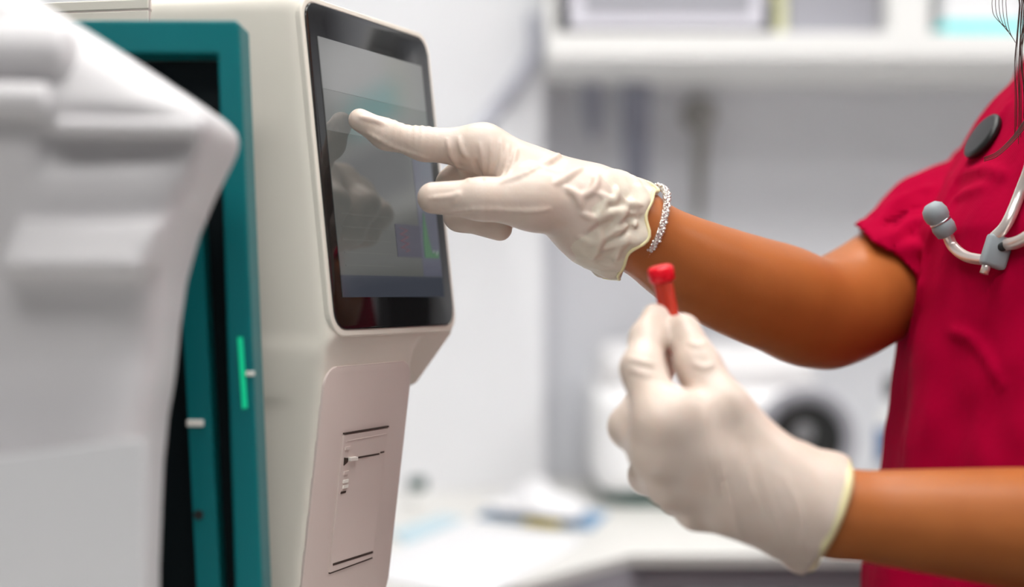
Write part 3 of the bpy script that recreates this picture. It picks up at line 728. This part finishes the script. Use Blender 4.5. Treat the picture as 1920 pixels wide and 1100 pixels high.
# right glove
AXR = np.array((.905,.17,-.385)); AXR /= np.linalg.norm(AXR)
CE = R(1184,434,.903)
f = Field((-.135,.835+HO,1.185), (.125,.99+HO,1.325), .00105)
hand(f, *RIGHT, web=RWEB)
f.cone(R(1092,392,.895), R(1140,415,.898), .0255, .0265, .012); f.cone(R(1112,432,.890), R(1160,452,.898), .0215, .0240, .010); f.cone(R(1140,415,.898), CE+AXR*.02, .0262, .0268, .01)
x, y, z = f.grid()
q = R(780,255,.88); ww = np.exp(-(((x-q[0])/.018)**2+((z-q[2]-.008)/.010)**2))
f.f = (f.f+(.00035*ww*np.sin((x-q[0])*1500)).astype(np.float32))
f.crease([(.0010,[(838,262),(846,292),(866,322),(880,338)]),(.0007,[(860,258),(866,280),(876,296)]),(.0008,[(900,270),(906,300),(908,334)]),(.0009,[(922,262),(922,300),(916,336)]),
 (.0008,[(940,262),(940,300),(930,336)]),(.0007,[(954,272),(950,306),(942,334)]),(.0007,[(968,280),(962,306),(950,332)]),(.0017,[(940,342),(985,326),(1040,296),(1046,292)]),(.0008,[(805,372),(850,368),(862,362)]),
 (.0007,[(840,398),(900,392),(985,396),(1030,392)]),(.0006,[(850,382),(862,370)]),(.0006,[(690,250),(740,276),(800,296)]),(.0009,[(676,219),(700,225),(719,232)]),(-.0010,[(890,300),(898,322),(905,338)])], .78, 1.05)
f.crease([(.0017,[(1042,344),(1066,330),(1090,316)]),(.0013,[(1085,372),(1112,356),(1120,330)]),(.0012,[(1060,352),(1082,366),(1090,388)]),(.0013,[(1122,362),(1150,376),(1158,350)]),(.0012,[(1090,400),(1120,410),(1150,396),(1190,402)]),
 (.0013,[(1100,430),(1128,398),(1136,370)]),(.0012,[(1140,448),(1165,410),(1182,372)]),(.0012,[(1085,445),(1120,452),(1170,425),(1200,412)]),(.0011,[(1105,470),(1140,462),(1180,452)]),(.0012,[(1150,490),(1170,452),(1204,400)]),(.0011,[(1112,484),(1128,455),(1124,432)]),(.0011,[(1160,356),(1172,378),(1200,384)])], .78, 1.05, .003)
crumple(f, R(1075,395,.895), AXR, .004, .03, .0024, 380, 3)
d_, u_, v_ = frame_for(AXR); d_, u_, v_ = np.array(d_), np.array(u_), np.array(v_); CR = []
for i in range(72):
    a = 2*PI*i/72; o_ = u_*math.cos(a)+v_*math.sin(a); g_ = .0030*math.sin(5*a+1)+.0018*math.sin(9*a+.4)
    r_ = next((r for r in np.arange(.017, .036, .0004) if f.val(CE+AXR*g_+o_*r) > 0), .027); CR.append(CE+AXR*g_+o_*r_)
x, y, z = f.grid(); X_ = [x-CE[0], y-CE[1], z-CE[2]]
an_g = np.arctan2(X_[0]*v_[0]+X_[1]*v_[1]+X_[2]*v_[2], X_[0]*u_[0]+X_[1]*u_[1]+X_[2]*u_[2])
f.f = smax(f.f, X_[0]*AXR[0]+X_[1]*AXR[1]+X_[2]*AXR[2]-.0030*np.sin(5*an_g+1)-.0018*np.sin(9*an_g+.4), .001).astype(np.float32)
x, y, z = f.grid(); sl = f.sub(AR[0]-.05, AR[0]+.06)
# hollow the cuff around the wrist
e = AR[1]-AR[0]; e /= np.linalg.norm(e); st = AR[0]-e*.012
t = (x-st[0])*e[0]+(y-st[1])*e[1]+(z-st[2])*e[2]
rad = np.sqrt(np.maximum((x-st[0])**2+(y-st[1])**2+(z-st[2])**2-t*t, 0))
f.f = smax(f.f, -np.maximum(rad-.0245, -t), .001).astype(np.float32)
gr = f.mesh('glove', 'latex', pe_, smooth=1)
gr['label'] = 'crumpled cream latex glove on the pointing hand'
gr.data.materials.append(M['latex_loose'])
nv = len(gr.data.vertices); co = np.zeros(nv*3, np.float32); gr.data.vertices.foreach_get('co', co); co = co.reshape(-1,3)
tv = (co-R(1085,395,.895))@AXR
lt = np.zeros(len(gr.data.polygons)*4, np.int32); gr.data.loops.foreach_get('vertex_index', lt)
pt = tv[lt.reshape(-1,4)].mean(1)+.004*np.sin(co[lt.reshape(-1,4)][:,:,2].mean(1)*300)
gr.data.polygons.foreach_set('material_index', (pt > .004).astype(np.int32))
def ring_pts(c, n, r, wob, seed, m=64, sq=1.0):
    d, u, v = frame_for(n); rs = random.Random(seed); ph = [rs.random()*6.28 for _ in range(5)]
    return [Vector([float(q) for q in c])+(u*math.cos(2*PI*i/m)+v*math.sin(2*PI*i/m)*sq)*(r+wob*sum(math.sin((k+2)*2*PI*i/m+ph[k]) for k in range(5))/3)+d*wob*.8*math.sin(3*2*PI*i/m+ph[0]) for i in range(m)]
obj('cuff_rim', tube(B(), [(CR[i-1]+CR[i]+CR[(i+1)%72])/3-AXR*.0004 for i in range(72)], .0011, 8, closed=True, sub=0), 'rim', gr, smooth=True)
# left glove
CL = P(1552,962,.769); NL = np.array((.925,-.10,-.345)); NL /= np.linalg.norm(NL)
f = Field((.025,.705,1.015), (.205,.86,1.20), .0011)
hand(f, *LEFT, web=LWEB)
f.cone(LW, CL+NL*.012, .0255, .0300, .016); f.cone(P(1400,930,.766), CL+NL*.0, .020, .0285, .014)
f.cone(P(1515,1020,.768), P(1505,1052,.770), .012, .007, .010)
x, y, z = f.grid()
# long soft drag lines over the back of the hand
for (a, b_, r) in ((P(1290,800,.735), P(1345,985,.748), .0013), (P(1330,790,.738), P(1400,1015,.752), .0014), (P(1390,850,.744), P(1455,1030,.752), .0013), (P(1420,830,.75), P(1500,985,.742), .0012)):
    pass
q = P(1350,900,.745)
f.f = (f.f+(.00075*ripple(x*1.6+z*.55, y*.4, (z*.25)+x*0, 230, 21)).astype(np.float32)*np.clip((x-q[0]+.05)/.05,0,1).astype(np.float32))
f.crease([(.0007,[(1318,770),(1326,840),(1346,930)]),(.0008,[(1340,780),(1350,860),(1385,990),(1400,1012)]),(.0007,[(1392,800),(1398,880),(1430,980)]),(.0006,[(1420,850),(1440,930),(1478,1020)]),
 (.0006,[(1470,890),(1500,960),(1508,1030)]),(.0003,[(1180,690),(1205,700),(1228,704)]),(.0003,[(1178,672),(1204,678),(1226,684)]),(.0004,[(1290,640),(1310,648),(1330,640)]),(.0004,[(1300,680),(1322,690),(1340,682)])], .68, .90)
crumple(f, LW, NL, .0, .03, .0008, 190, 8)
f.plane(CL, NL, .001)
e = AXL; st = LA-e*.014; t = (x-st[0])*e[0]+(y-st[1])*e[1]+(z-st[2])*e[2]
rad = np.sqrt(np.maximum((x-st[0])**2+(y-st[1])**2+(z-st[2])**2-t*t, 0))
f.f = smax(f.f, -np.maximum(rad-.0275, -t), .001).astype(np.float32)
gl = f.mesh('glove', 'latex', pe_, smooth=1); gl['label'] = 'cream latex glove with yellow rolled cuff on the hand holding the tube'
obj('cuff_rim', tube(B(), ring_pts(CL, NL, .0298, .0010, 9), .0029, 10, closed=True, sub=0), 'rim', gl, smooth=True)

# --- scrub top
def torso_rows():
    r = [(.84,.388,.155,.20),(.99,.402,.155,.19),(1.076,.412,.147,.185),(1.158,.417,.143,.18),(1.233,.420,.136,.172),(1.315,.437,.105,.165),(1.37,.452,.076,.135),(1.412,.466,.056,.075)]
    return [(z, cx, .972, a, b_) for z, cx, a, b_ in r]
f = Field((.19,.70,.83), (.64,1.26,1.44), .0032)
f.stack(torso_rows(), .02)
axs = (SHR-AR[3]); La = np.linalg.norm(axs); axs /= La
HEM = AR[3]+axs*(La*.18)
f2 = Field((.19,.70,.83), (.64,1.26,1.44), .0032)
f2.cone(HEM-axs*.06, HEM+axs*.09, .0440, .0465, .001); f2.cone(HEM+axs*.09, SHR+np.array((.010,-.005,.0)), .0465, .053, .015)
f2.cone((.430,1.0,1.372), SHR+np.array((.0,-.02,.006)), .052, .054, .015)
r1 = P(1604,446,1)-np.array((0,0,EYE)); r2 = P(1726,562,1)-np.array((0,0,EYE)); hn = np.cross(r1, r2); hn /= np.linalg.norm(hn); hn = hn if hn[0] < 0 else -hn
f2.plane(P(1660,482,1.05), hn+np.array((0,-.06,0)), .001)
x, y, z = f.grid()
t = (x-HEM[0])*axs[0]+(y-HEM[1])*axs[1]+(z-HEM[2])*axs[2]; px_ = HEM+axs*0
rad = np.sqrt(np.maximum((x-HEM[0])**2+(y-HEM[1])**2+(z-HEM[2])**2-t*t, 0))
f2.f = (f2.f+(.0036*ripple(x, y, z, 75, 31)+.0016*ripple(x, y, z, 150, 33)).astype(np.float32))
f2.f = smax(f2.f, -np.maximum(rad-.0405, t-.04), .001).astype(np.float32)
# near-side sleeve (outside the picture)
axl = (SHL-LE); Ll = np.linalg.norm(axl); axl /= Ll; HEL = LE+axl*(Ll*.40)
f3 = Field((.19,.66,.83), (.64,1.26,1.44), .0045)
f3.cone(HEL-axl*.02, SHL, .053, .062, .001); f3.plane(HEL, -axl, .001)
# vertical soft folds on the chest and the tunic front
fold = .0035*np.sin((y-.97)*62+(z-1.1)*7)*np.clip((1.26-z)/.2,0,1)+.0022*ripple(x, y, z*.45, 70, 17)+.0012*ripple(x, y, z, 150, 19)
f.f = (f.f+fold.astype(np.float32))
g3 = np.full(f.f.shape, 1.0, np.float32)
f3b = Field((.19,.70,.83), (.64,1.26,1.44), .0032); f3b.cone(HEL-axl*.02, SHL, .053, .062, .001); f3b.plane(HEL, -axl, .001)
xx = (x-HEL[0])*axl[0]+(y-HEL[1])*axl[1]+(z-HEL[2])*axl[2]; rl = np.sqrt(np.maximum((x-HEL[0])**2+(y-HEL[1])**2+(z-HEL[2])**2-xx*xx, 0))
f3b.f = smax(f3b.f, -np.maximum(rl-.0445, xx-.05), .001).astype(np.float32)
f.f = smin(smin(f.f, f2.f, .003), f3b.f, .012)
vn = np.maximum(np.abs(y-.972)-(z-1.352)*.62, x-.44)
f.f = smax(f.f, -vn, .002); f.f = smax(f.f, -(np.sqrt(((x-.462)/.064)**2+((y-.972)/.068)**2)-1)*.06-np.maximum(1.40-z,0)*5, .002).astype(np.float32)
f.crease([(.0026,[(1892,196),(1815,312),(1752,430),(1726,560),(1704,660)]),(.0020,[(1764,520),(1754,700),(1746,880),(1742,1090)]),(.0016,[(1800,330),(1845,318),(1890,330)]),(.0016,[(1770,420),(1800,370),(1850,350)]),
 (.0022,[(1640,420),(1690,372),(1745,352)]),(.0018,[(1668,446),(1706,420),(1738,412)]),(.0018,[(1690,470),(1716,462),(1736,470)]),(.0016,[(1780,620),(1830,640),(1880,720)]),(.0016,[(1700,700),(1690,860)]),(.0016,[(1838,180),(1800,260),(1770,330)])], .7, 1.25, .006)
f.mesh('scrub_top', 'scrub', pe_, smooth=1); FS = f
# --- trousers and shoes
f = Field((.24,.74,.05), (.58,1.20,.93), .005)
f.stack([(.82,.392,.972,.115,.18),(.92,.39,.972,.108,.165)], .02)
for s in (-1, 1):
    hip = np.array((.40,.97+s*.085,.86)); kn = np.array((.388,.97+s*.092,.47)); an_ = np.array((.42,.97+s*.098,.07))
    f.chain([hip, kn, an_], [.098,.075,.068], .02)
x, y, z = f.grid(); f.f = np.maximum(f.f+(.004*ripple(x, y, z*.6, 45, 41)), .075-z).astype(np.float32)
f.mesh('scrub_trousers', 'scrub', pe_)
for s in (-1, 1):
    f = Field((.20,.95+s*.1-.08,.0), (.50,.99+s*.1+.08,.12), .003); c = np.array((.42,.97+s*.097,.045))
    f.cone(c, c+np.array((-.13,0,-.008)), .044, .036, .01); f.cone(c, c+np.array((0,0,.04)), .042, .045, .02)
    x, y, z = f.grid(); f.f = np.maximum(f.f, .003-z).astype(np.float32); f.mesh('shoe', 'sole', pe_)
# --- hair
f = Field((.32,.85,1.28), (.58,1.09,1.70), .004)
f.ell(HC+np.array((.014,0,.018)), (.094,.086,.105), .02); f.cone(HC+np.array((.05,0,.0)), (.535,.972,1.36), .075, .045, .03)
for s in (-1, 1): f.cone(HC+np.array((.01,s*.07,.03)), (.47,.972+s*.078,1.40), .026, .022, .02)
x, y, z = f.grid()
f.f = smax(f.f+.003*ripple(x, y, z*.2, 200, 51), -(np.sqrt(((x-HC[0]+.075)/.062)**2+((y-HC[1])/.064)**2+((z-HC[2]+.03)/.092)**2)-1)*.06, .004).astype(np.float32)
hair = f.mesh('hair', 'hair', pe_)
b = B(); rs = random.Random(12)
def strand(pts, r): tube(b, pts, lambda s: max(r*(1-.6*s), .0002), 6)
for i in range(13):
    j = rs.uniform(-1,1); q = rs.random(); dd = .90+.02*rs.random()
    x0 = 1910+rs.uniform(-5,8)
    strand([(.45,.895,1.53), P(1925+j*12,-110,dd), P(x0+6,10,dd), P(x0+j*4,110,dd), P(x0+4+j*8,190,dd), P(x0+3+j*9,250+60*q,dd+.005)], .0003)
for i in range(5):
    j = i/2-1; dd = .905
    strand([(.445,.895,1.52), P(1900+j*24,-120,dd), P(1876+j*14,-20,dd), P(1874+j*13,20,dd), P(1882+j*11,48+j*10,dd), P(1896+j*8,66+j*14,dd)], .00022)
for i in range(6):
    j = rs.uniform(-1,1); strand([P(1925,230+j*14,.90), P(1900,262+j*10,.898), P(1870,290+j*8,.897), P(1845,300+j*6,.90)], .0003)
obj('loose_strands', b, 'hair', hair, smooth=True)

# ------------------------------------------------------------------ bracelet
bc = R(1202,425,.905); bn = np.array((.88,.38,-.42))
t = thing('bracelet', 'sparkling silver bangle on the wrist of the pointing arm', 'bracelet', bc)
rp = ring_pts(bc, bn, .0272, .0006, 2, 90)
obj('band', tube(B(), rp, .0022, 10, closed=True, sub=0), 'silver', t, smooth=True)
b = B(); d_, u_, v_ = frame_for(bn)
for i, p in enumerate(rp):
    for k in (-1, 1):
        cc = p+d_*(k*.0013+(i%3-1)*.0004)+(p-Vector([float(q) for q in bc])).normalized()*(.0013+.0004*(i%2))
        s = bmesh.new(); bmesh.ops.create_icosphere(s, subdivisions=1, radius=.00125)
        for v in s.verts: v.co = v.co+cc
        merge(b, s)
obj('glitter', b, 'silver', t)

# ------------------------------------------------------------------ the blood tube
ca = P(1240,514,.7985); cb = P(1275,690,.806); ax = cb-ca; ax /= np.linalg.norm(ax)
t = thing('sample_tube', 'small red sample tube with a red cap pinched in the gloved fingers', 'tube', cb)
hh = .0048
obj('cap', lathe(B(), ca-ax*hh, ax, [(0,0),(0,.0055),(.0006,.0066),(.0018,.0074),(.0078,.0074),(.0088,.0066),(.0094,.0052),(.0094,.0)], 32), 'redcap', t, auto=50)
obj('barrel', lathe(B(), ca+ax*.0047, ax, [(0,.0056),(.036,.0053),(.041,.0040),(.0435,.0)], 32), 'redtube', t, auto=50)

# ------------------------------------------------------------------ stethoscope
def on(px, py, lift, miss=.87):             # a point lying just in front of the top
    d = FS.hit(px, py, .6, 1.05); d = miss if d is None else min(d, .93)
    return P(px, py, d-lift)
st = thing('stethoscope', 'grey stethoscope hanging round the neck over the crimson top', 'stethoscope', (.33,.95,1.25))
J = on(1868,472,.008)
ear = on(1753,398,.012); e2 = on(1775,436,.011)
obj('junction', box(B(), (-.010,-.006,-.013), (.010,.006,.013), .003, 3, lambda v: J+.78*np.array((v.x*.95+v.z*.3, v.y, v.z*.95-v.x*.3))), 'greyrub', st, auto=40)
obj('junction_pin', lathe(B(), J+np.array((.002,-.0044,.003)), (0,-1,0), [(0,.0028),(.0012,.0028),(.0016,.002),(.0016,0)], 20), 'black', st, auto=40)
obj('stub', tube(B(), [J+np.array((-.005,0,-.006)), J+np.array((-.008,-.001,-.0135))], .0028, 12, sub=0), 'tubing', st, smooth=True)
obj('ear_tube', tube(B(), [e2, on(1787,462,.008), on(1812,481,.007), on(1845,487,.008), J+np.array((-.004,0,-.004))], .0036, 16), 'tubing', st, smooth=True)
obj('ear_tube', tube(B(), [J+np.array((-.002,0,.008)), on(1890,415,.008), on(1925,330,.008), P(1990,170,.84), (.42,.86,1.39)], .0036, 16), 'tubing', st, smooth=True)
obj('ear_tube', tube(B(), [J+np.array((.004,0,.004)), on(1920,448,.008), on(1990,395,.010), on(2060,350,.012)], .0040, 16), 'tubing', st, smooth=True)
dirn = (ear-e2)/np.linalg.norm(ear-e2)
tip = obj('ear_tip', lathe(B(), e2-dirn*.002, dirn, [(0,.0045),(.001,.0066),(.006,.0076),(.009,.0070),(.0105,.0062),(.013,.0078),(.017,.0082),(.021,.0070),(.0235,.004),(.024,0)], 28), 'greyrub', st, smooth=True)
obj('collar_ring', lathe(B(), e2-dirn*.002+dirn*.0092, dirn, [(0,.0062),(.0006,.0071),(.0016,.0071),(.0022,.0062)], 28), 'steel', tip, smooth=True)
cc = P(1840,254,.955); cn = np.array((-.83,-.12,.52)); cn /= np.linalg.norm(cn)
obj('chest_piece', lathe(B(), cc-cn*.004, cn, [(0,0),(0,.0145),(.001,.0165),(.003,.0172),(.0045,.0168),(.0055,.0152),(.0058,.0135),(.0052,.0)], 40), 'black', st, auto=45)
obj('chest_stem', lathe(B(), cc-cn*.017, cn, [(0,.005),(.004,.006),(.009,.0065),(.0128,.010),(.0128,0)], 24), 'steel', st, auto=45)
obj('rubber_tube', tube(B(), [cc-cn*.015, cc-cn*.018+np.array((.012,0,.02)), (.385,.985,1.355), (.42,1.02,1.41), (.51,1.03,1.42), (.535,.97,1.41), (.50,.90,1.41), (.43,.84,1.37), on(2060,350,.012)], .005, 14), 'black', st, smooth=True)

# ================================================================== camera, world, colour
cam = bpy.data.cameras.new('camera'); co_ = bpy.data.objects.new('camera', cam); C.objects.link(co_)
co_.location = (0,0,EYE); co_.rotation_euler = (PI/2,0,0)
cam.lens = 50; cam.sensor_width = 36; cam.sensor_fit = 'HORIZONTAL'; cam.clip_start = .05
cam.dof.use_dof = True; cam.dof.focus_distance = .895; cam.dof.aperture_fstop = 1.95
sc = bpy.context.scene; sc.camera = co_
w = bpy.data.worlds.new('world'); sc.world = w; w.use_nodes = True
w.node_tree.nodes['Background'].inputs[0].default_value = (.8,.85,.9,1); w.node_tree.nodes['Background'].inputs[1].default_value = .3
vs = sc.view_settings; vs.view_transform = 'Standard'; vs.look = 'None'; vs.gamma = 1; vs.use_curve_mapping = False; vs.exposure = 0.0
try: sc.cycles.use_denoising = True
except Exception: pass
